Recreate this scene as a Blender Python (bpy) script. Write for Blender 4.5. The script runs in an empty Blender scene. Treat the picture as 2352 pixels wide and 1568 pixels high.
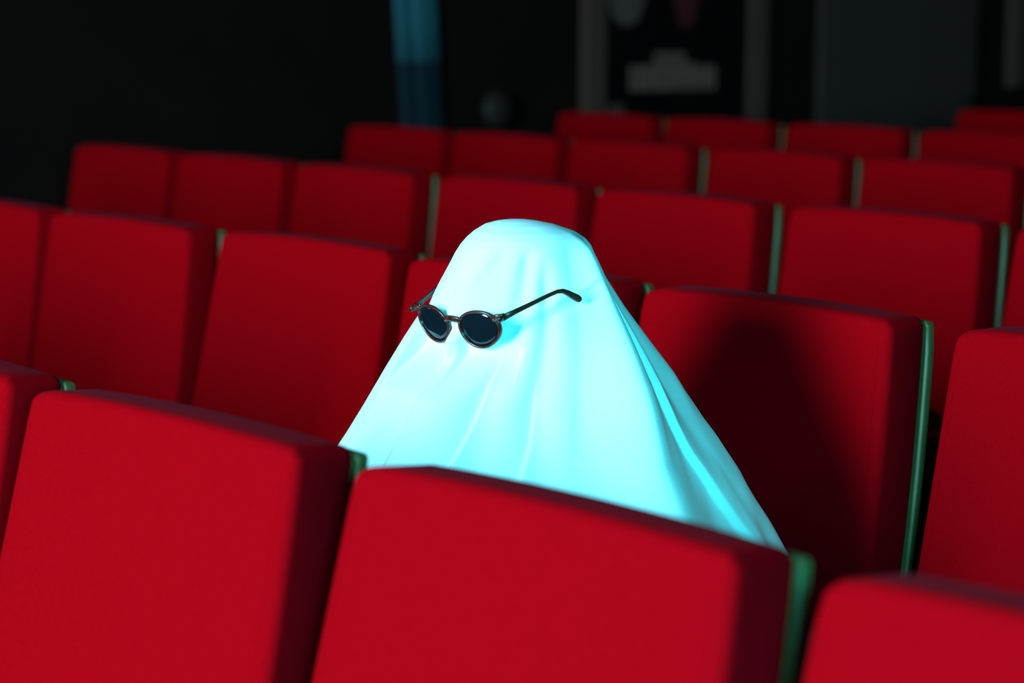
import bpy, bmesh, math, random
from mathutils import Vector, Matrix, noise
random.seed(4)
scene = bpy.context.scene
COL = scene.collection

# ------------------------------------------------------------------ camera
FPX = 5378.0
YAW, PITCH_, ROLL = 0.8766, 0.1344, 0.0083
cp, sp, cy, sy = math.cos(PITCH_), math.sin(PITCH_), math.cos(YAW), math.sin(YAW)
fw = Vector((-sy * cp, cy * cp, -sp))
r0 = Vector((cy, sy, 0))
u0 = r0.cross(fw)
rt = math.cos(ROLL) * r0 + math.sin(ROLL) * u0
up = -math.sin(ROLL) * r0 + math.cos(ROLL) * u0
cam_data = bpy.data.cameras.new('camera')
cam = bpy.data.objects.new('camera', cam_data)
COL.objects.link(cam)
M = Matrix.Identity(4)
for i in range(3):
    M[i][0], M[i][1], M[i][2] = rt[i], up[i], -fw[i]
M[2][3] = 1.36
cam.matrix_world = M
cam_data.sensor_width = 36.0
cam_data.lens = FPX / 2352 * 36.0
cam_data.clip_start = 0.05
cam_data.dof.use_dof = True
cam_data.dof.focus_distance = 2.78
cam_data.dof.aperture_fstop = 3.3
scene.camera = cam

# ------------------------------------------------------------------ world, lights, exposure
w = bpy.data.worlds.new('world')
w.use_nodes = True
w.node_tree.nodes['Background'].inputs[0].default_value = (0.5, 0.8, 1.0, 1)
w.node_tree.nodes['Background'].inputs[1].default_value = 0.0
scene.world = w
scene.view_settings.view_transform = 'Standard'
scene.view_settings.look = 'None'
scene.view_settings.exposure = 0.0
scene.view_settings.gamma = 1.0
scene.view_settings.use_curve_mapping = False


def area_light(name, loc, target, sx, sy_, power, color, spread=180):
    d = bpy.data.lights.new(name, 'AREA')
    d.shape = 'RECTANGLE'
    d.size, d.size_y = sx, sy_
    d.energy = power
    d.color = color
    d.spread = math.radians(spread)
    o = bpy.data.objects.new(name, d)
    COL.objects.link(o)
    o.location = loc
    v = Vector(target) - Vector(loc)
    o.rotation_euler = v.to_track_quat('-Z', 'Y').to_euler()
    return o


# glow of the cinema screen on the front wall
area_light('screen_light', (-1.85, -3.3, 2.1), (-1.85, 2.0, 1.5), 1.2, 2.2, 1000, (0.25, 0.62, 0.84))
# weak violet fill light added far to the left, no fixture behind it
area_light('violet_fill', (-6.6, -1.6, 1.7), (-2.2, 1.8, 1.0), 0.7, 0.7, 14, (0.5, 0.15, 1.0))
# cool fill light added on the right hand side, close to the nearest row
area_light('cool_fill', (1.0, -0.3, 1.6), (-2.0, 1.9, 1.0), 0.5, 0.5, 190, (0.047, 0.85, 1.0))


# ------------------------------------------------------------------ helpers
def mat(name, color, rough=0.8, spec=0.3, metal=0.0, sheen=0.0, sheen_tint=(1, 1, 1), sheen_rough=0.5, coat=0.0):
    m = bpy.data.materials.new(name)
    m.use_nodes = True
    b = m.node_tree.nodes['Principled BSDF']
    b.inputs['Base Color'].default_value = (*color, 1)
    b.inputs['Roughness'].default_value = rough
    b.inputs['Specular IOR Level'].default_value = spec
    b.inputs['Metallic'].default_value = metal
    b.inputs['Sheen Weight'].default_value = sheen
    b.inputs['Sheen Tint'].default_value = (*sheen_tint, 1)
    b.inputs['Sheen Roughness'].default_value = sheen_rough
    b.inputs['Coat Weight'].default_value = coat
    return m, m.node_tree, b


def noise_color(nt, b, c0, c1, scale, detail=4, coords='Object'):
    tc = nt.nodes.new('ShaderNodeTexCoord')
    n = nt.nodes.new('ShaderNodeTexNoise')
    n.inputs['Scale'].default_value = scale
    n.inputs['Detail'].default_value = detail
    r = nt.nodes.new('ShaderNodeValToRGB')
    r.color_ramp.elements[0].color = (*c0, 1)
    r.color_ramp.elements[1].color = (*c1, 1)
    r.color_ramp.elements[0].position = 0.3
    r.color_ramp.elements[1].position = 0.7
    nt.links.new(tc.outputs[coords], n.inputs['Vector'])
    nt.links.new(n.outputs['Fac'], r.inputs['Fac'])
    nt.links.new(r.outputs['Color'], b.inputs['Base Color'])
    return tc


def bump(nt, b, scale, strength, dist=0.001, detail=2):
    tc = nt.nodes.new('ShaderNodeTexCoord')
    n = nt.nodes.new('ShaderNodeTexNoise')
    n.inputs['Scale'].default_value = scale
    n.inputs['Detail'].default_value = detail
    bp = nt.nodes.new('ShaderNodeBump')
    bp.inputs['Strength'].default_value = strength
    bp.inputs['Distance'].default_value = dist
    nt.links.new(tc.outputs['Object'], n.inputs['Vector'])
    nt.links.new(n.outputs['Fac'], bp.inputs['Height'])
    nt.links.new(bp.outputs['Normal'], b.inputs['Normal'])


MT = {}
m, nt, b = mat('red_fabric', (0.31, 0.0008, 0.0025), 0.9, 0.0, sheen=0.006, sheen_tint=(0.5, 0.6, 0.9), sheen_rough=0.35)
noise_color(nt, b, (0.34, 0.0005, 0.0020), (0.373, 0.0007, 0.0025), 260)
bump(nt, b, 900, 0.25, 0.0006)
MT['fabric'] = m
m, nt, b = mat('green_shell', (0.05, 0.12, 0.07), 0.42, 0.25)
noise_color(nt, b, (0.075, 0.052, 0.018), (0.095, 0.068, 0.024), 30)
MT['shell'] = m
MT['seam'] = mat('seam_thread', (0.30, 0.0006, 0.002), 0.9, 0.0)[0]
MT['black_metal'] = mat('black_metal', (0.012, 0.012, 0.012), 0.45, 0.4)[0]
MT['black_plastic'] = mat('black_plastic', (0.01, 0.01, 0.011), 0.5, 0.4)[0]
m, nt, b = mat('white_cotton', (0.83, 0.83, 0.84), 0.95, 0.1)
bump(nt, b, 700, 0.12, 0.0004)
MT['sheet'] = m
m, nt, b = mat('tortoise_acetate', (0.09, 0.022, 0.012), 0.25, 0.5)
noise_color(nt, b, (0.035, 0.005, 0.003), (0.13, 0.014, 0.007), 120)
MT['tortoise'] = m
m, nt, b = mat('dark_acetate', (0.05, 0.03, 0.02), 0.28, 0.5)
noise_color(nt, b, (0.015, 0.010, 0.007), (0.05, 0.018, 0.009), 140)
MT['dark_acetate'] = m
MT['lens'] = mat('dark_lens', (0.004, 0.006, 0.008), 0.06, 0.5)[0]
MT['chrome'] = mat('rivet_metal', (0.85, 0.75, 0.7), 0.25, 0.5, metal=1.0)[0]
m, nt, b = mat('dark_wall', (0.02, 0.008, 0.005), 0.9, 0.1)
noise_color(nt, b, (0.0115, 0.0023, 0.0012), (0.0145, 0.0029, 0.0015), 3)
MT['wall'] = m
m, nt, b = mat('dark_carpet', (0.012, 0.006, 0.005), 0.95, 0.0)
noise_color(nt, b, (0.009, 0.004, 0.004), (0.016, 0.008, 0.007), 60)
bump(nt, b, 300, 0.5, 0.003)
MT['carpet'] = m
MT['ceiling'] = mat('dark_ceiling', (0.012, 0.010, 0.009), 0.95, 0.0)[0]
MT['grey_door'] = mat('grey_paint', (0.07, 0.026, 0.02), 0.7, 0.2)[0]
MT['lamp_grey'] = mat('lamp_grey', (0.035, 0.012, 0.008), 0.6, 0.2)[0]
MT['poster_frame'] = mat('grey_frame', (0.115, 0.038, 0.027), 0.6, 0.2)[0]
MT['poster_black'] = mat('poster_black', (0.006, 0.002, 0.0015), 0.6, 0.1)[0]
MT['poster_ink'] = mat('poster_pale_ink', (0.36, 0.11, 0.085), 0.7, 0.1)[0]
MT['poster_grey'] = mat('poster_grey_ink', (0.15, 0.055, 0.045), 0.7, 0.1)[0]
MT['poster_red'] = mat('poster_red_ink', (0.12, 0.012, 0.012), 0.7, 0.1)[0]
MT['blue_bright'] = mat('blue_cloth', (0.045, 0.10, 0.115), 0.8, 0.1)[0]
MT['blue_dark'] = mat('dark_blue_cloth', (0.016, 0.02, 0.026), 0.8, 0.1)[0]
MT['trousers'] = mat('dark_trousers', (0.02, 0.02, 0.03), 0.9, 0.1)[0]


def link_mesh(name, bm, material, parent=None, smooth=True):
    me = bpy.data.meshes.new(name)
    bmesh.ops.recalc_face_normals(bm, faces=bm.faces)
    bm.to_mesh(me)
    bm.free()
    if smooth:
        for p in me.polygons:
            p.use_smooth = True
    me.materials.append(material)
    o = bpy.data.objects.new(name, me)
    COL.objects.link(o)
    if parent:
        o.parent = parent
    return o


def tag(o, label=None, cat=None, group=None, kind=None):
    if label:
        o['label'] = label
    if cat:
        o['category'] = cat
    if group:
        o['group'] = group
    if kind:
        o['kind'] = kind
    return o


def empty(name, loc, rz=0.0):
    o = bpy.data.objects.new(name, None)
    o.empty_display_size = 0.1
    COL.objects.link(o)
    o.location = loc
    o.rotation_euler = (0, 0, rz)
    return o


def axis_list(h, r, n_mid, n_r):
    """positions along an axis, dense inside the rounded ends"""
    a = [-h + r * (1 - math.cos(math.pi / 2 * i / n_r)) for i in range(n_r)]
    mid = [-h + r + (2 * h - 2 * r) * i / n_mid for i in range(n_mid + 1)]
    return a + mid + [-v for v in reversed(a)]


def rounded_box(bm, half, rad, mids=(8, 2, 8), nr=5, deform=None):
    """box with ellipsoidally rounded edges, optional point deform"""
    ax = [axis_list(half[i], rad[i], mids[i], nr) for i in range(3)]
    n = [len(a) - 1 for a in ax]
    cache = {}

    def vert(i, j, k):
        key = (i, j, k)
        if key in cache:
            return cache[key]
        # tangent-spaced parameter so that the rounding is even
        p = [ax[0][i], ax[1][j], ax[2][k]]
        inner = [max(-half[q] + rad[q], min(half[q] - rad[q], p[q])) for q in range(3)]
        d = [(p[q] - inner[q]) / rad[q] for q in range(3)]
        L = math.sqrt(sum(v * v for v in d))
        if L > 1e-9:
            p = [inner[q] + d[q] / L * rad[q] for q in range(3)]
        v = Vector(p)
        if deform:
            v = deform(v)
        cache[key] = bm.verts.new(v)
        return cache[key]

    def quad(a, b_, c, d):
        vs = [vert(*a), vert(*b_), vert(*c), vert(*d)]
        if len(set(vs)) == 4:
            try:
                bm.faces.new(vs)
            except ValueError:
                pass
    for i in range(n[0]):
        for j in range(n[1]):
            for k in (0, n[2]):
                quad((i, j, k), (i + 1, j, k), (i + 1, j + 1, k), (i, j + 1, k))
    for i in range(n[0]):
        for k in range(n[2]):
            for j in (0, n[1]):
                quad((i, j, k), (i + 1, j, k), (i + 1, j, k + 1), (i, j, k + 1))
    for j in range(n[1]):
        for k in range(n[2]):
            for i in (0, n[0]):
                quad((i, j, k), (i, j + 1, k), (i, j + 1, k + 1), (i, j, k + 1))


def box(bm, x0, x1, y0, y1, z0, z1):
    vs = [bm.verts.new((x, y, z)) for x in (x0, x1) for y in (y0, y1) for z in (z0, z1)]
    for f in ((0, 1, 3, 2), (4, 6, 7, 5), (0, 4, 5, 1), (2, 3, 7, 6), (0, 2, 6, 4), (1, 5, 7, 3)):
        bm.faces.new([vs[i] for i in f])


def sweep(bm, pts, ring, up_hint=Vector((0, 0, 1)), scales=None):
    """sweep closed 2D ring (a,b) along pts, capped"""
    rings = []
    for i, p in enumerate(pts):
        p = Vector(p)
        t = (Vector(pts[min(i + 1, len(pts) - 1)]) - Vector(pts[max(i - 1, 0)])).normalized()
        s = t.cross(up_hint).normalized()
        u = s.cross(t).normalized()
        sc = scales[i] if scales else (1, 1)
        rings.append([bm.verts.new(p + s * a * sc[0] + u * b_ * sc[1]) for a, b_ in ring])
    m_ = len(ring)
    for i in range(len(rings) - 1):
        for j in range(m_):
            bm.faces.new([rings[i][j], rings[i][(j + 1) % m_], rings[i + 1][(j + 1) % m_], rings[i + 1][j]])
    bm.faces.new(rings[0])
    bm.faces.new(list(reversed(rings[-1])))


def circle_ring(a, b_, n=12, power=1.0):
    out = []
    for i in range(n):
        t = 2 * math.pi * i / n
        c, s = math.cos(t), math.sin(t)
        out.append((a * math.copysign(abs(c) ** power, c), b_ * math.copysign(abs(s) ** power, s)))
    return out


# ------------------------------------------------------------------ the room
SLOPE = 0.0195


def floor_z(y):
    return SLOPE * (y - 1.27)


X0, X1, Y0, Y1, ZC = -7.2, 4.2, -3.5, 10.6, 4.4
bm = bmesh.new()
vs = [bm.verts.new(p) for p in ((X0, Y0, floor_z(Y0)), (X1, Y0, floor_z(Y0)), (X1, Y1, floor_z(Y1)), (X0, Y1, floor_z(Y1)),
                                (X0, Y0, floor_z(Y0) - .2), (X1, Y0, floor_z(Y0) - .2), (X1, Y1, floor_z(Y1) - .2), (X0, Y1, floor_z(Y1) - .2))]
for f in ((0, 1, 2, 3), (4, 7, 6, 5), (0, 4, 5, 1), (1, 5, 6, 2), (2, 6, 7, 3), (3, 7, 4, 0)):
    bm.faces.new([vs[i] for i in f])
tag(link_mesh('floor', bm, MT['carpet'], smooth=False), kind='structure')
for nm, a in (('wall_left', (X0 - .15, X0, Y0 - .15, Y1 + .15, -.4, ZC)), ('wall_right', (X1, X1 + .15, Y0 - .15, Y1 + .15, -.4, ZC)),
              ('wall_back', (X0, X1, Y1, Y1 + .15, -.4, ZC)), ('wall_front', (X0, X1, Y0 - .15, Y0, -.4, ZC))):
    bm = bmesh.new()
    box(bm, *a)
    tag(link_mesh(nm, bm, MT['wall'], smooth=False), kind='structure')
bm = bmesh.new()
box(bm, X0 - .15, X1 + .15, Y0 - .15, Y1 + .15, ZC, ZC + .15)
tag(link_mesh('ceiling', bm, MT['ceiling'], smooth=False), kind='structure')

# ------------------------------------------------------------------ cinema seats
H = 0.970     # top of the backrest above the floor
HW = 0.2355   # half width of the cushion
TH = 0.068


def interp(tab, x):
    if x <= tab[0][0]:
        return tab[0][1]
    for (a, fa), (b_, fb) in zip(tab, tab[1:]):
        if x <= b_:
            t = (x - a) / (b_ - a)
            return fa + (fb - fa) * t
    return tab[-1][1]


def smooth_interp(tab, x):
    return (interp(tab, x - .03) + interp(tab, x) + interp(tab, x + .03)) / 3


BEND = [(0, 0), (.1, .013), (.2, .027), (.3, .043), (.4, .062), (.55, .10)]
FLARE = [(0, 0), (.1, .006), (.2, .011), (.3, .015), (.4, .018), (.55, .02)]


def recline(p):
    d = max(0.0, H - p.z)
    return Vector((p.x + smooth_interp(FLARE, d) * p.x / HW, p.y - smooth_interp(BEND, d), p.z))




def round_corner(p, hx, hz, R):
    a, b_ = (abs(p.x) - (hx - R)) / R, (p.z - (hz - R)) / R
    if a <= 0 or b_ <= 0:
        return p
    a2, b2 = a * math.sqrt(max(0, 1 - b_ * b_ / 2)), b_ * math.sqrt(max(0, 1 - a * a / 2))
    return Vector((math.copysign(hx - R + a2 * R, p.x), p.y, hz - R + b2 * R))


CB = 0.47     # bottom of the backrest cushion


def cushion_def(p):
    # p centred on the cushion box
    u = p.x / HW
    q = round_corner(p, HW, (H - CB) / 2, .030 if p.x < 0 else .015)
    q.z += (H + CB) / 2
    q.y += (-.065 + .008) / 2
    if p.y < 0:                                   # front panel bulges softly
        k = max(0, 1 - u * u) * (0.4 + 0.6 * max(0, min(1, (H - q.z) / .12)))
        q.y -= .008 * k * min(1, -p.y / .0365)
    q.z += .006 * max(0, 1 - u * u) * max(0, min(1, p.z / ((H - CB) / 2))) ** 4
    return recline(q)


def make_seat():
    root = empty('cinema_seat', (0, 0, 0))
    bm = bmesh.new()
    rounded_box(bm, (HW, .0365, (H - CB) / 2), (.013, .012, .011), (18, 2, 22), 6, cushion_def)
    back = link_mesh('backrest', bm, MT['fabric'], root)
    # seams following the front panel just inside the roll, one on each side
    for sg in (1, -1):
        pts = []
        for i in range(40):
            z = H - .035 - (H - .035 - CB - .03) * i / 39
            p = cushion_def(Vector((sg * (HW - .0165), -.0365, z - (H + CB) / 2)))
            pts.append(p + Vector((0, .0006, 0)))
        bm = bmesh.new()
        sweep(bm, pts, circle_ring(.0009, .0009, 6), Vector((0, 1, 0)))
        link_mesh('seam', bm, MT['seam'], back)
    # plywood shell
    bm = bmesh.new()
    SB = .38

    def shell_def(p):
        q = round_corner(p, HW + .003, (H - .004 - SB) / 2, .016)
        q.z += (H - .004 + SB) / 2
        q.y += .0150
        return recline(q)
    rounded_box(bm, (HW + .003, .0070, (H - .004 - SB) / 2), (.004, .0035, .004), (8, 1, 16), 5, shell_def)
    link_mesh('back_shell', bm, MT['shell'], root)
    # tipped-up seat pan
    bm = bmesh.new()

    def pan_def(p):
        return Vector((p.x, p.y, p.z)) + Vector((0, -.205, .535))
    rounded_box(bm, (.225, .05, .115), (.03, .03, .03), (8, 2, 6), 4, pan_def)
    pan = link_mesh('seat_pan', bm, MT['fabric'], root)
    bm = bmesh.new()
    rounded_box(bm, (.215, .008, .105), (.02, .004, .02), (4, 1, 4), 3, lambda p: p + Vector((0, -.264, .535)))
    link_mesh('pan_cover', bm, MT['shell'], pan)
    # armrest on the right and its standing panel
    bm = bmesh.new()
    rounded_box(bm, (.024, .15, .014), (.012, .02, .008), (2, 6, 2), 4, lambda p: p + Vector((.275, -.29, .596)))
    arm = link_mesh('armrest', bm, MT['black_plastic'], root)
    bm = bmesh.new()
    rounded_box(bm, (.014, .10, .2905), (.005, .02, .02), (2, 4, 6), 3, lambda p: p + Vector((.275, -.26 - .02 * (p.z / .29), .2915)))
    link_mesh('stand', bm, MT['black_metal'], root)
    bm = bmesh.new()
    rounded_box(bm, (.03, .14, .006), (.01, .02, .003), (2, 4, 1), 3, lambda p: p + Vector((.275, -.24, .0055)))
    link_mesh('foot_plate', bm, MT['black_metal'], root)
    # cross bar carrying the pan and the shell
    bm = bmesh.new()
    sweep(bm, [(-.258, -.19, .40), (.262, -.19, .40)], circle_ring(.016, .016, 12))
    link_mesh('cross_bar', bm, MT['black_metal'], root)
    return root


SEATS = [
    (-2.525, 1.25, 0.028, 'red cinema seat in the nearest row, cut off by the left edge of the photo', 0),
    (-1.978, 1.25, 0.038, 'large red cinema seat filling the lower left of the photo, nearest row', 0),
    (-1.424, 1.266, 0.015, 'large red cinema seat in the nearest row directly in front of the ghost', 0),
    (-0.877, 1.28, 0.013, 'pinkish red cinema seat in the bottom right corner, nearest row', 0),
    (-4.383, 2.285, 0.031, "leftmost red seat in the ghost's row, cut off by the left edge", 1),
    (-3.844, 2.294, 0.047, "second red seat from the left in the ghost's row", 1),
    (-3.28, 2.324, 0.04, "third red seat from the left in the ghost's row, beside the partly hidden seat", 1),
    (-2.732, 2.322, 0.035, "red seat mostly hidden behind the ghost's sheet and the sunglasses", 1),
    (-2.199, 2.329, -0.014, "red seat the ghost sits on, with its dark shadow on the backrest", 1),
    (-1.634, 2.338, 0.012, "red seat at the right edge in the ghost's row, right of the shadowed seat", 1),
    (-5.692, 3.381, 0.027, 'leftmost end seat of the row right behind the ghost', 2),
    (-5.148, 3.384, 0.014, 'second seat from the left in the row right behind the ghost', 2),
    (-4.604, 3.389, -0.003, 'third seat from the left in the row right behind the ghost', 2),
    (-4.046, 3.407, 0.014, "red seat right behind the left of the ghost's head", 2),
    (-3.501, 3.404, -0.006, "red seat with green edge just right of the ghost's head, row behind", 2),
    (-2.941, 3.413, 0.003, 'large red seat behind the shadowed seat, row right behind the ghost', 2),
    (-2.39, 3.416, -0.002, 'red seat sliver at the right edge, row right behind the ghost', 2),
    (-5.936, 4.509, 0.018, 'left end seat of the fourth row from the front', 3),
    (-5.39, 4.51, 0.001, 'second seat from the left in the fourth row from the front', 3),
    (-4.845, 4.507, 0.017, 'middle one of the five seats seen in the fourth row', 3),
    (-4.287, 4.518, -0.009, 'fourth seat from the left in the fourth row from the front', 3),
    (-3.74, 4.516, -0.01, 'rightmost seat of the fourth row, at the right edge of the photo', 3),
    (-6.072, 5.52, 0.018, 'dark red left end seat of the fifth row, below the left post of the poster', 4),
    (-5.525, 5.525, 0.012, 'second dark red seat from the left in the fifth row, below the poster', 4),
    (-4.973, 5.534, 0.018, 'third dark red seat from the left in the fifth row, below the grey door', 4),
    (-4.425, 5.538, 0.007, 'rightmost dark red seat of the fifth row, at the right edge', 4),
    (-5.151, 6.588, 0.011, 'rearmost dark red seat, its top alone at the upper right edge', 5),
]
BL = 'red cinema seat of the nearest row, %s one beyond the left edge of the photo'
BR = 'red cinema seat beyond the right edge of the photo, end of the nearest row'
for k in range(4):
    SEATS.append((-3.08 - .55 * k, 1.25 + .01 * k, .035, BL % ('first', 'second', 'third', 'fourth')[k], 0))
SEATS += [(-.325, 1.29, .013, BR, 0),
          (-4.935, 2.27, .035, "red seat in the ghost's row beyond the left edge of the photo", 1),
          (-1.08, 2.345, .012, "red seat in the ghost's row beyond the right edge of the photo", 1),
          (-1.84, 3.42, 0, 'red seat in the third row beyond the right edge of the photo', 2)]
ROWNAMES = ['seats of the nearest row', "seats of the ghost's row", 'seats of the third row', 'seats of the fourth row',
            'seats of the fifth row', 'seats of the rearmost row']


def copy_tree(o, parent=None):
    c = o.copy()
    COL.objects.link(c)
    c.parent = parent
    for ch in list(o.children):
        copy_tree(ch, c)
    return c


proto = make_seat()
roots = []
for i, (x, y, a, label, row) in enumerate(SEATS):
    o = proto if i == 0 else copy_tree(proto)
    roots.append(o)
for o, (x, y, a, label, row) in zip(roots, SEATS):
    o.location = (x, y, floor_z(y))
    o.rotation_euler = (0, 0, a)
    tag(o, label, 'cinema seat', ROWNAMES[row])
# the backrests do not all lean alike: the nearest row is tipped back more
for i, o in enumerate(roots):
    lean = .08 if SEATS[i][4] == 0 else (.05 if i == 6 else 0)
    if lean:
        for ch in o.children:
            if ch.name.startswith(('backrest', 'back_shell')):
                ch.matrix_basis = Matrix.Translation((0, 0, H)) @ Matrix.Rotation(-lean, 4, 'X') @ Matrix.Translation((0, 0, -H))
# the occupied seat: its pan is folded down
for ch in roots[8].children:
    if ch.name.startswith('seat_pan'):
        ch.matrix_basis = Matrix.Translation((0, -.155, .42)) @ Matrix.Rotation(math.radians(82), 4, 'X') @ Matrix.Translation((0, .205, -.42))

# ------------------------------------------------------------------ sunglasses frame of reference
GS = 1.0217
GL = Matrix.Translation((-2.0988 * GS - .0026, 1.6651 * GS - .0031, 1.36 - .3453 * GS)) @ Matrix.Rotation(0.1393, 4, 'Z') @ Matrix.Rotation(0.3074, 4, 'X') @ Matrix.Scale(GS, 4)
GLI = GL.inverted()

# ------------------------------------------------------------------ the ghost's sheet
AX = Vector((-2.178, 1.822, 0))
SIDE = Vector((.6417, .7669, 0))       # photo right
TOW = Vector((.7669, -.6417, 0))       # towards the viewer
PROF = [  # z, half width left, half width right
    (1.126, 0.0, 0.0), (1.1255, 0.016, 0.012), (1.124, 0.027, 0.024), (1.120, 0.041, 0.044), (1.112, 0.054, 0.068), (1.104, 0.063, 0.081),
    (1.096, 0.070, 0.088), (1.085, 0.077, 0.093), (1.075, 0.082, 0.098), (1.056, 0.092, 0.107), (1.021, 0.113, 0.130),
    (0.981, 0.139, 0.160), (0.941, 0.163, 0.191), (0.897, 0.188, 0.220), (0.859, 0.211, 0.247), (0.816, 0.239, 0.276),
    (0.769, 0.267, 0.305), (0.716, 0.297, 0.336), (0.67, 0.318, 0.355), (0.63, 0.332, 0.368), (0.60, 0.337, 0.373), (.45, .345, .38), (.3, .35, .385)]


def sm(a, b_, x):
    t = max(0.0, min(1.0, (x - a) / (b_ - a)))
    return t * t * (3 - 2 * t)


def track(tab, z):
    """tab of (z descending, angle)"""
    if z >= tab[0][0]:
        return tab[0][1]
    for (a, fa), (b_, fb) in zip(tab, tab[1:]):
        if z >= b_:
            return fa + (fb - fa) * (a - z) / (a - b_)
    return tab[-1][1]


# folds: kind, angle track (degrees, 0 = photo right, 90 = viewer, 180 = photo left), width, sharp width, amplitude track
FOLDS = [
    ('saw', [(1.10, 112), (1.07, 124), (1.03, 136), (.98, 140)], 14, 2.5, [(1.10, 0), (1.085, .003), (1.05, .004), (1.0, 0)]),
    ('saw', [(1.06, 138), (.98, 128), (.80, 133), (.6, 136)], 26, 3.0, [(1.06, 0), (.98, .006), (.8, .016), (.6, .02)]),
    ('saw', [(1.0, 99), (.94, 102), (.80, 116), (.6, 122)], 20, 2.2, [(1.0, 0), (.93, .005), (.8, .014), (.6, .018)]),
    ('saw', [(.95, 80), (.88, 84), (.80, 93), (.6, 99)], 18, 2.0, [(.95, 0), (.88, .004), (.8, .011), (.6, .015)]),
    ('val', [(1.1, 80), (1.02, 90), (.92, 104), (.7, 108)], 7, 0, [(1.10, 0), (1.08, .004), (.9, .006), (.7, .006)]),
    ('val', [(1.1, 66), (1.02, 72), (.92, 82), (.7, 84)], 6, 0, [(1.09, 0), (1.05, .004), (.9, .006), (.7, .004)]),
    ('rid', [(1.11, 24), (1.02, 33), (.95, 42), (.86, 50), (.6, 52)], 7, 0, [(1.12, .002), (1.06, .006), (.9, .008), (.6, .009)]),
    ('saw', [(1.09, 14), (1.02, 21), (.94, 29), (.86, 27), (.75, 18), (.6, 10)], 13, 1.5, [(1.09, 0), (1.04, .004), (.94, .009), (.8, .009), (.7, .006)]),
    ('rid', [(1.06, 152), (.8, 156), (.6, 158)], 9, 0, [(1.08, 0), (1.0, .004), (.8, .008), (.6, .01)]),
    ('saw', [(.95, 170), (.8, 167), (.6, 165)], 9, 2.0, [(.92, 0), (.85, .005), (.7, .009)]),
    ('rid', [(1.0, 112), (.6, 112)], 5, 0, [(.9, 0), (.8, .004), (.6, .008)]),
    ('rid', [(1.0, 68), (.9, 70), (.6, 74)], 6, 0, [(.95, 0), (.85, .004), (.6, .006)]),
    ('rid', [(1.1, 215), (.6, 222)], 12, 0, [(1.08, 0), (.9, .01), (.6, .018)]),
    ('rid', [(1.1, 262), (.6, 268)], 12, 0, [(1.08, 0), (.9, .01), (.6, .018)]),
    ('rid', [(1.1, 310), (.6, 318)], 12, 0, [(1.08, 0), (.9, .01), (.6, .018)]),
]


def press(P):
    """the sheet gives way under the sunglasses"""
    q = GLI @ P
    a, b_, c = q.x, q.y, q.z
    if b_ < .16 and abs(a) < .14 and -.09 < c < .07:
        if b_ < .05:
            # behind the lenses
            lens = max(0.0, min(sm(.082, .068, abs(a)), sm(-.062, -.028, c), sm(.05, .03, c)))
            nose = sm(.012, .005, abs(a - .000))
            want = .006 + .02 * (abs(a) / .07) ** 2
            wn = .003 if c > -.004 else .003 - .5 * (-.004 - c)
            if c < -.004:
                wn = max(wn, -.016)
            want = want * (1 - nose) + wn * nose
            if b_ < want:
                b_ += (want - b_) * lens
            # a fold of cloth pushed out between the lenses below the bridge
            ridge = math.exp(-((a + .001 - (c + .01) * .25) / .0095) ** 2) * sm(-.003, -.016, c) * sm(-.095, -.04, c)
            tgt = -.016 + .35 * min(0, c + .02)
            if b_ > tgt:
                b_ += (tgt - b_) * ridge
        # beside the temples
        tc = .012 + .002 * min(1, max(0, b_ / .1))
        k = sm(.03, .008, abs(c - tc)) * sm(-.005, .02, b_) * sm(.165, .14, b_)
        lim = .0675 + .2 * max(0, b_ - .01)
        if abs(a) > lim:
            a = math.copysign(abs(a) + (lim - abs(a)) * k, a)
        return GL @ Vector((a, b_, c))
    return P


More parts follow.
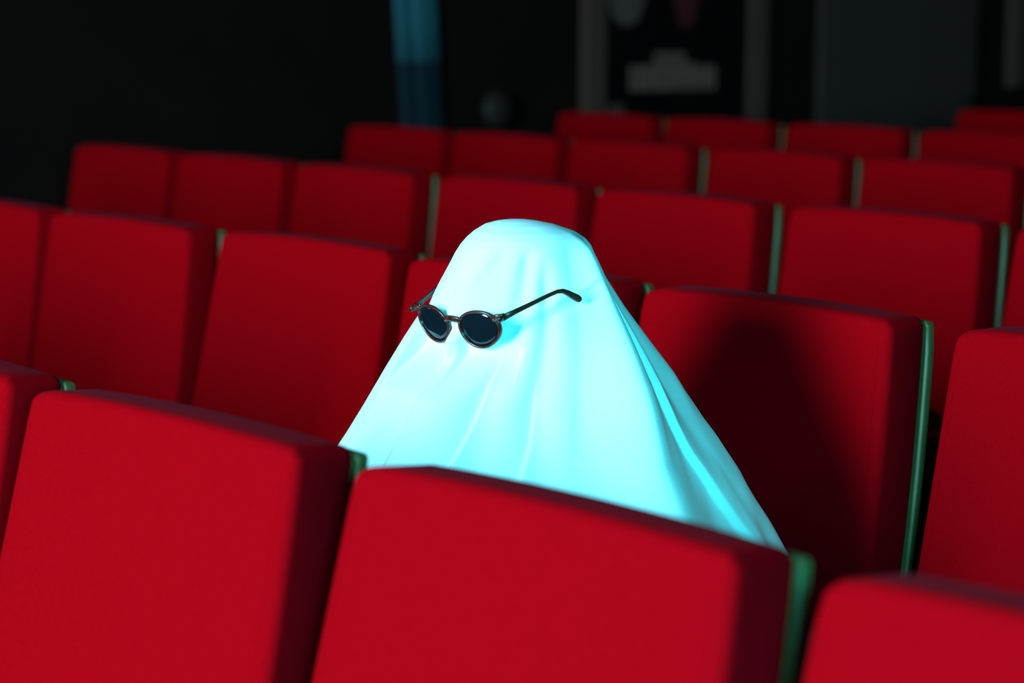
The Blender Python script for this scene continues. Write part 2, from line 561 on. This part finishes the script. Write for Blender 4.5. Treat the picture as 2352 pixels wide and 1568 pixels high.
def sheet_point(phi, z):
    d = phi * 180 / math.pi % 360
    c, s = math.cos(phi), math.sin(phi)
    t = (z, )
    # profile radii
    for (z0, l0, q0), (z1, l1, q1) in zip(PROF, PROF[1:]):
        if z >= z1:
            f = (z0 - z) / (z0 - z1)
            L, R = l0 + (l1 - l0) * f, q0 + (q1 - q0) * f
            break
    A = R if c > 0 else L
    B = (L + R) / 2
    B *= 1.0 if s > 0 else 0.92
    r = 1 / math.sqrt((c / max(A, 1e-6)) ** 2 + (s / max(B, 1e-6)) ** 2)
    # the cloth hangs in broad planes that meet in a corner on the photo right
    pc = track([(1.10, 24), (1.02, 33), (.95, 42), (.86, 50), (.7, 52)], z)
    lo = sm(1.06, .88, z)
    on = sm(1.12, 1.08, z)
    kn = [(0, 1), (pc * .5, .96 - .05 * lo), (pc, 1.05), (pc + 22, .95 - .08 * lo), (100, .94 - .10 * lo), (127, 1.0 - .05 * lo), (160, 1), (181, 1)]
    if d <= 180:
        for (a0, f0), (a1, f1) in zip(kn, kn[1:]):
            if a0 <= d <= a1:
                fac = f0 + (f1 - f0) * sm(a0, a1, d)
                r *= 1 + (fac - 1) * on
                break
    f = 0
    for kind, tr, wd, sh, amp in FOLDS:
        a0 = track(tr, z)
        k = (d - a0 + 180) % 360 - 180
        am = 1.35 * track(amp, z)
        if kind == 'saw':
            f += am * sm(-wd, 0, k) * (1 - sm(0, sh, k))
        elif kind == 'rid':
            f += am * math.exp(-(k / wd) ** 2)
        else:
            f -= am * math.exp(-(k / wd) ** 2)
    fade = sm(1.125, 1.09, z)
    # keep the outlines seen in the photo where they are
    keep = 1 - .85 * max(sm(.96, 1.0, abs(c)), 0)
    r += f * fade * keep
    # small wrinkles, strongest on the photo right low side
    wr = noise.noise(Vector((d * .10 + z * 9, z * 16, 3.1))) * .0028 * sm(1.0, .85, z) * (0.25 + sm(75, 20, d if d < 180 else 360 - d))
    wr += noise.noise(Vector((d * .035, z * 5, 9.1))) * .005 * sm(1.1, .9, z) * keep
    r += wr
    return AX + SIDE * (r * c) + TOW * (r * s) + Vector((0, 0, z))


NPH, NZ = 640, 250
bm = bmesh.new()
top_v = bm.verts.new(AX + Vector((0, 0, 1.126)))
rings = []
for j in range(1, NZ + 1):
    t = j / NZ
    ring = []
    for i in range(NPH):
        phi = 2 * math.pi * i / NPH
        dirv = SIDE * math.cos(phi) + TOW * math.sin(phi)
        front = max(0.0, -dirv.y)
        hem = .69 - .30 * sm(.72, .95, front) + .006 * math.sin(phi * 9)
        # denser near the crown
        z = 1.126 - (1.126 - hem) * (t ** 1.6 if t < .12 else (.12 ** 1.6 + (1 - .12 ** 1.6) * (t - .12) / .88))
        P = sheet_point(phi, z)
        P = press(P)
        # the sheet rests against the backrest behind
        lim = 2.246 - max(0.0, (H + .03 - z)) * .11
        if P.y > lim - .03:
            e = P.y - (lim - .03)
            P.y = lim - .03 + .03 * (1 - math.exp(-e / .03))
        if P.y < 1.36:
            P.y = 1.36 - .03 * (1 - math.exp(-(1.36 - P.y) / .03))
        ring.append(bm.verts.new(P))
    rings.append(ring)
for i in range(NPH):
    bm.faces.new([top_v, rings[0][i], rings[0][(i + 1) % NPH]])
for j in range(NZ - 1):
    for i in range(NPH):
        bm.faces.new([rings[j][i], rings[j + 1][i], rings[j + 1][(i + 1) % NPH], rings[j][(i + 1) % NPH]])
person = empty('person', (-2.19, 1.85, floor_z(1.85)))
tag(person, 'person seated and fully covered by a white sheet like a ghost, wearing sunglasses', 'person')
sheet = link_mesh('bed_sheet', bm, MT['sheet'], None)
sheet.parent = person
sheet.matrix_parent_inverse = Matrix.Translation(-Vector(person.location))
so = sheet.modifiers.new('thickness', 'SOLIDIFY')
so.thickness = .0015
so.offset = -1

# simple seated body that carries the sheet
me = bpy.data.meshes.new('body')
fz = floor_z(1.85)
J = [((-2.19, 2.05, .50), .10), ((-2.19, 1.99, .64), .10), ((-2.19, 1.94, .80), .085), ((-2.183, 1.88, .90), .05), ((-2.18, 1.84, .96), .045), ((-2.18, 1.83, 1.03), .068), ((-2.18, 1.83, 1.068), .045),
     ((-2.27, 1.98, .52), .07), ((-2.28, 1.68, .52), .052), ((-2.28, 1.62, .26), .038), ((-2.28, 1.63, .07 + fz), .03), ((-2.28, 1.52, .035 + fz), .03),
     ((-2.11, 1.98, .52), .07), ((-2.10, 1.68, .52), .052), ((-2.10, 1.62, .26), .038), ((-2.10, 1.63, .07 + fz), .03), ((-2.10, 1.52, .035 + fz), .03),
     ((-2.32, 1.95, .82), .04), ((-2.35, 1.86, .66), .032), ((-2.28, 1.72, .61), .024),
     ((-2.06, 1.95, .82), .04), ((-2.03, 1.86, .66), .032), ((-2.10, 1.72, .61), .024)]
E_ = [(0, 1), (1, 2), (2, 3), (3, 4), (4, 5), (5, 6), (0, 7), (7, 8), (8, 9), (9, 10), (10, 11), (0, 12), (12, 13), (13, 14), (14, 15), (15, 16),
      (2, 17), (17, 18), (18, 19), (2, 20), (20, 21), (21, 22)]
me.from_pydata([Vector(p) - Vector(person.location) for p, r in J], E_, [])
body = bpy.data.objects.new('body', me)
COL.objects.link(body)
body.parent = person
sk = body.modifiers.new('skin', 'SKIN')
for v, (p, r) in zip(me.skin_vertices[0].data, J):
    v.radius = (r, r)
me.skin_vertices[0].data[0].use_root = True
ss = body.modifiers.new('sub', 'SUBSURF')
ss.levels = ss.render_levels = 2
me.materials.append(MT['trousers'])

# ------------------------------------------------------------------ sunglasses
gl = empty('sunglasses', (0, 0, 0))
gl.matrix_world = GL
tag(gl, 'round dark sunglasses with brown tortoiseshell frame worn over the white sheet', 'sunglasses')


def lens_outline(n=64, off=0.0):
    """rounded panto shape centred on the right-hand lens"""
    pts = []
    for i in range(n):
        t = 2 * math.pi * i / n
        c, s = math.cos(t), math.sin(t)
        rx, rz = .0262, (.0195 if s > 0 else .0222)
        x = rx * math.copysign(abs(c) ** .93, c)
        z = rz * math.copysign(abs(s) ** (.88 if s > 0 else 1.0), s)
        # panto: narrower towards the cheek, flat brow
        x *= 1 - .13 * max(0, -s) ** 1.5
        x += .0015 * s
        k = math.hypot(x, z)
        pts.append((x * (1 + off / k), z * (1 + off / k)))
    return pts


LC = .0365


def wrap(x):   # slight base curve of the front
    return 2.2 * x * x


def rim_ring(sgn):
    bm_ = bmesh.new()
    inner, outer = lens_outline(off=0.0), lens_outline(off=.0026)
    n = len(inner)
    loops = []
    for pts, yy in ((outer, -.0012), (outer, .0022), (inner, .0022), (inner, -.0016)):
        loops.append([bm_.verts.new((sgn * (LC + x), yy + wrap(LC + x), z)) for x, z in pts])
    for a in range(4):
        b2 = (a + 1) % 4
        for i in range(n):
            bm_.faces.new([loops[a][i], loops[a][(i + 1) % n], loops[b2][(i + 1) % n], loops[b2][i]])
    return bm_


def add_bevel(o, w_):
    bv = o.modifiers.new('bevel', 'BEVEL')
    bv.width = w_
    bv.segments = 2
    bv.limit_method = 'ANGLE'
    bv.angle_limit = math.radians(40)


front = bpy.data.objects.new('frame_front', None)
bmf = bmesh.new()
for sgn in (-1, 1):
    tmp = rim_ring(sgn)
    me_ = bpy.data.meshes.new('tmp')
    tmp.to_mesh(me_)
    tmp.free()
    bmf.from_mesh(me_)
    bpy.data.meshes.remove(me_)
# keyhole bridge
sweep(bmf, [(-.0125, wrap(.012), .0075), (-.008, 0, .0095), (-.003, -.0012, .0105), (.003, -.0012, .0105), (.008, 0, .0095), (.0125, wrap(.012), .0075)],
      circle_ring(.0020, .0038, 12, .8))
# end pieces
for sgn in (-1, 1):
    sweep(bmf, [(sgn * .0575, wrap(.0575), .0125), (sgn * .063, wrap(.063) - .0002, .0138), (sgn * .0685, wrap(.0685) + .0005, .0138), (sgn * .0705, wrap(.07) + .003, .0136)],
          circle_ring(.0022, .0042, 12, .7))
fr = link_mesh('frame_front', bmf, MT['tortoise'], gl)
for sgn in (-1, 1):
    bm = bmesh.new()
    # lens
    c0 = bm.verts.new((sgn * LC, wrap(LC) - .0006, 0))
    prev = None
    allr = []
    for s_ in (.25, .5, .75, 1.0):
        allr.append([bm.verts.new((sgn * (LC + x * s_), wrap(LC + x * s_) - .0006 * (1 - s_ * s_) , z * s_)) for x, z in lens_outline(off=.0004)])
    n = len(allr[0])
    for i in range(n):
        bm.faces.new([c0, allr[0][i], allr[0][(i + 1) % n]])
        for a in range(3):
            bm.faces.new([allr[a][i], allr[a + 1][i], allr[a + 1][(i + 1) % n], allr[a][(i + 1) % n]])
    ln = link_mesh('lens', bm, MT['lens'], gl)
    sd = ln.modifiers.new('thickness', 'SOLIDIFY')
    sd.thickness = .0012
    # temple arm with bent, paddle-shaped tip
    pts = [(.0702, .012, .0130), (.0735, .028, .0136), (.0785, .050, .0143), (.0855, .076, .0158), (.0885, .088, .0158), (.0905, .095, .0138),
           (.0925, .100, .0098), (.0950, .105, .0045), (.0975, .109, -.0000), (.0987, .1112, -.0030), (.0993, .1122, -.0048)]
    scs = [(1, 1.35), (1, 1.1), (.95, .95), (.9, .85), (.9, .85), (.95, .95), (1, 1.1), (1.1, 1.25), (1.15, 1.45), (1.05, 1.25), (.6, .6)]
    bm = bmesh.new()
    sweep(bm, [(sgn * a, b_, c) for a, b_, c in pts], circle_ring(.0016, .0029, 12, .8), Vector((0, .3, 1)), scs)
    sweep(bm, [(sgn * .0702, .0125, .0131), (sgn * .0700, .0075, .0130), (sgn * .0697, .0035 + wrap(.07) * .0, .0133)], circle_ring(.0017, .0032, 12, .7), Vector((0, 0, 1)))
    arm = link_mesh('temple_arm', bm, MT['dark_acetate'], gl)
    bm = bmesh.new()
    rounded_box(bm, (.0022, .0005, .0013), (.0005, .0002, .0005), (1, 1, 1), 2,
                lambda p, sgn=sgn: Vector((sgn * .0655 + p.x, wrap(.0655) - .0030 + p.y, .0135 + p.z)))
    link_mesh('rivet', bm, MT['chrome'], fr)
    bm = bmesh.new()
    rounded_box(bm, (.0018, .003, .0018), (.0006, .0006, .0006), (1, 1, 1), 2,
                lambda p, sgn=sgn: Vector((sgn * .0672 + p.x, .0125 + p.y, .0133 + p.z)))
    link_mesh('hinge', bm, MT['chrome'], arm)

# ------------------------------------------------------------------ things on the left wall


def wall_box(name, y0, y1, z0, z1, d0, d1, material, parent=None):
    bm_ = bmesh.new()
    box(bm_, X0 + d0, X0 + d1, y0, y1, z0, z1)
    o = link_mesh(name, bm_, material, parent, smooth=False)
    if parent:
        o.matrix_parent_inverse = Matrix.Translation(-Vector(parent.location))
    return o


def poster(y0, y1, z0, z1, label, strokes):
    root = empty('movie_poster', (X0, (y0 + y1) / 2, z0))
    tag(root, label, 'poster', 'framed posters on the dark wall')
    fwid = .10
    wall_box('sheet', y0 + fwid, y1 - fwid, z0 + .02, z1 - .06, .001, .02, MT['poster_black'], root)
    bm_ = bmesh.new()
    for yy0, yy1 in ((y0, y0 + fwid), (y1 - fwid, y1)):
        box(bm_, X0, X0 + .045, yy0, yy1, z0, z1)
    box(bm_, X0, X0 + .044, y0 + fwid, y1 - fwid, z1 - .06, z1)
    o = link_mesh('frame', bm_, MT['poster_frame'], root, smooth=False)
    o.matrix_parent_inverse = Matrix.Translation(-Vector(root.location))
    for nm, mt_, boxes in strokes:
        bm_ = bmesh.new()
        for a0, a1, b0, b1 in boxes:
            if 'figure' in nm:     # soft oval shapes
                n_ = 28
                lo_ = [[bm_.verts.new((X0 + dx, (a0 + a1) / 2 + (a1 - a0) / 2 * math.cos(t_) * (1 + .12 * math.sin(3 * t_)), (b0 + b1) / 2 + (b1 - b0) / 2 * math.sin(t_)))
                        for t_ in [2 * math.pi * q_ / n_ for q_ in range(n_)]] for dx in (.018, .022)]
                bm_.faces.new(lo_[0])
                bm_.faces.new(lo_[1])
                for q_ in range(n_):
                    bm_.faces.new([lo_[0][q_], lo_[0][(q_ + 1) % n_], lo_[1][(q_ + 1) % n_], lo_[1][q_]])
            else:
                box(bm_, X0 + .018, X0 + .022, a0, a1, b0, b1)
        o = link_mesh(nm, bm_, mt_, root, smooth=False)
        o.matrix_parent_inverse = Matrix.Translation(-Vector(root.location))
    return root


# blurred title strokes: one wide line and a narrow one above it
title = []
yy = 6.60
while yy < 7.08:
    wd = .036
    hgt = .10 if yy < 6.72 or yy > 6.96 else .115
    title.append((yy, yy + .011, 1.095, 1.095 + hgt))
    title.append((yy + .02, yy + .028, 1.095, 1.095 + hgt))
    zz = 1.095 + (.045 if int(yy * 100) % 2 else .0)
    title.append((yy + .011, yy + .02, zz, zz + .016))
    title.append((yy + .011, yy + .02, 1.18, 1.192))
    yy += .042
small = []
yy = 6.74
while yy < 6.9:
    small.append((yy, yy + .008, 1.215, 1.25))
    small.append((yy + .014, yy + .02, 1.215, 1.25))
    yy += .03
poster(6.343, 7.385, .90, 2.35, 'framed dark poster with pale blurred title, left of the grey door',
       [('title', MT['poster_ink'], title), ('small_title', MT['poster_ink'], small),
        ('figure', MT['poster_grey'], [(6.45, 6.70, 1.36, 1.72)]),
        ('red_figure', MT['poster_red'], [(6.84, 6.99, 1.35, 1.62)])])
poster(9.066, 10.1, 1.085, 2.5, 'narrow framed dark poster at the upper right edge of the photo', [])
wall_box('white_corner_mark', 6.45, 6.56, .96, 1.04, .0225, .030, MT['poster_frame'])
o = bpy.data.objects['white_corner_mark']
o.name = 'notice_card'
o.location = (0, 0, 0)
tag(o, 'small grey card low at the left foot of the titled poster', 'card')

# grey door
dr = empty('door_1', (X0, 8.25, floor_z(8.25)))
tag(dr, kind='structure')
wall_box('door_leaf', 7.74, 8.80, floor_z(8.3) + .01, 2.3, .001, .04, MT['grey_door'], dr)
bm = bmesh.new()
sweep(bm, [(X0 + .04, 8.72, 1.02), (X0 + .09, 8.72, 1.02), (X0 + .09, 8.62, 1.02)], circle_ring(.01, .01, 8), Vector((0, .1, 1)))
o = link_mesh('door_handle', bm, MT['black_metal'], dr)
o.matrix_parent_inverse = Matrix.Translation(-Vector(dr.location))

# blue hanging banner, slightly leaning, with a darker lower part
bn = empty('banner', (X0, 5.5, .3))
tag(bn, 'narrow blue hanging banner on the black wall, left of the poster', 'banner')


def lean_panel(name, z0, z1, material):
    bm_ = bmesh.new()
    n_ = 10
    rows_ = []
    for i in range(n_ + 1):
        z = z0 + (z1 - z0) * i / n_
        s0 = 5.375 + (1.45 - z) * .075
        r_ = []
        for k in range(9):
            y = s0 + .195 * k / 8
            r_.append((X0 + .03 + .01 * math.sin(k * 1.6), y, z))
        rows_.append([bm_.verts.new(p) for p in r_])
    for i in range(n_):
        for k in range(8):
            bm_.faces.new([rows_[i][k], rows_[i][k + 1], rows_[i + 1][k + 1], rows_[i + 1][k]])
    o_ = link_mesh(name, bm_, material, bn)
    s_ = o_.modifiers.new('thickness', 'SOLIDIFY')
    s_.thickness = .006
    o_.matrix_parent_inverse = Matrix.Translation(-Vector(bn.location))
    return o_


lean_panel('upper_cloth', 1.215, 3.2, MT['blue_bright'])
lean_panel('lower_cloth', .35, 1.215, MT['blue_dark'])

# small round wall lamp, unlit
bm = bmesh.new()
bmesh.ops.create_uvsphere(bm, u_segments=24, v_segments=12, radius=.075)
for v in bm.verts:
    v.co.x *= .5
lamp = empty('wall_lamp', (X0, 5.87, 1.03))
tag(lamp, 'small round unlit grey lamp on the dark wall above the fifth row', 'lamp')
o = link_mesh('lamp_shade', bm, MT['lamp_grey'], lamp)
o.location = (.05, 0, 0)
bm = bmesh.new()
bmesh.ops.create_cone(bm, cap_ends=True, segments=24, radius1=.045, radius2=.045, depth=.02, matrix=Matrix.Translation((.01, 0, 0)) @ Matrix.Rotation(math.pi / 2, 4, 'Y'))
link_mesh('lamp_base', bm, MT['black_metal'], lamp)
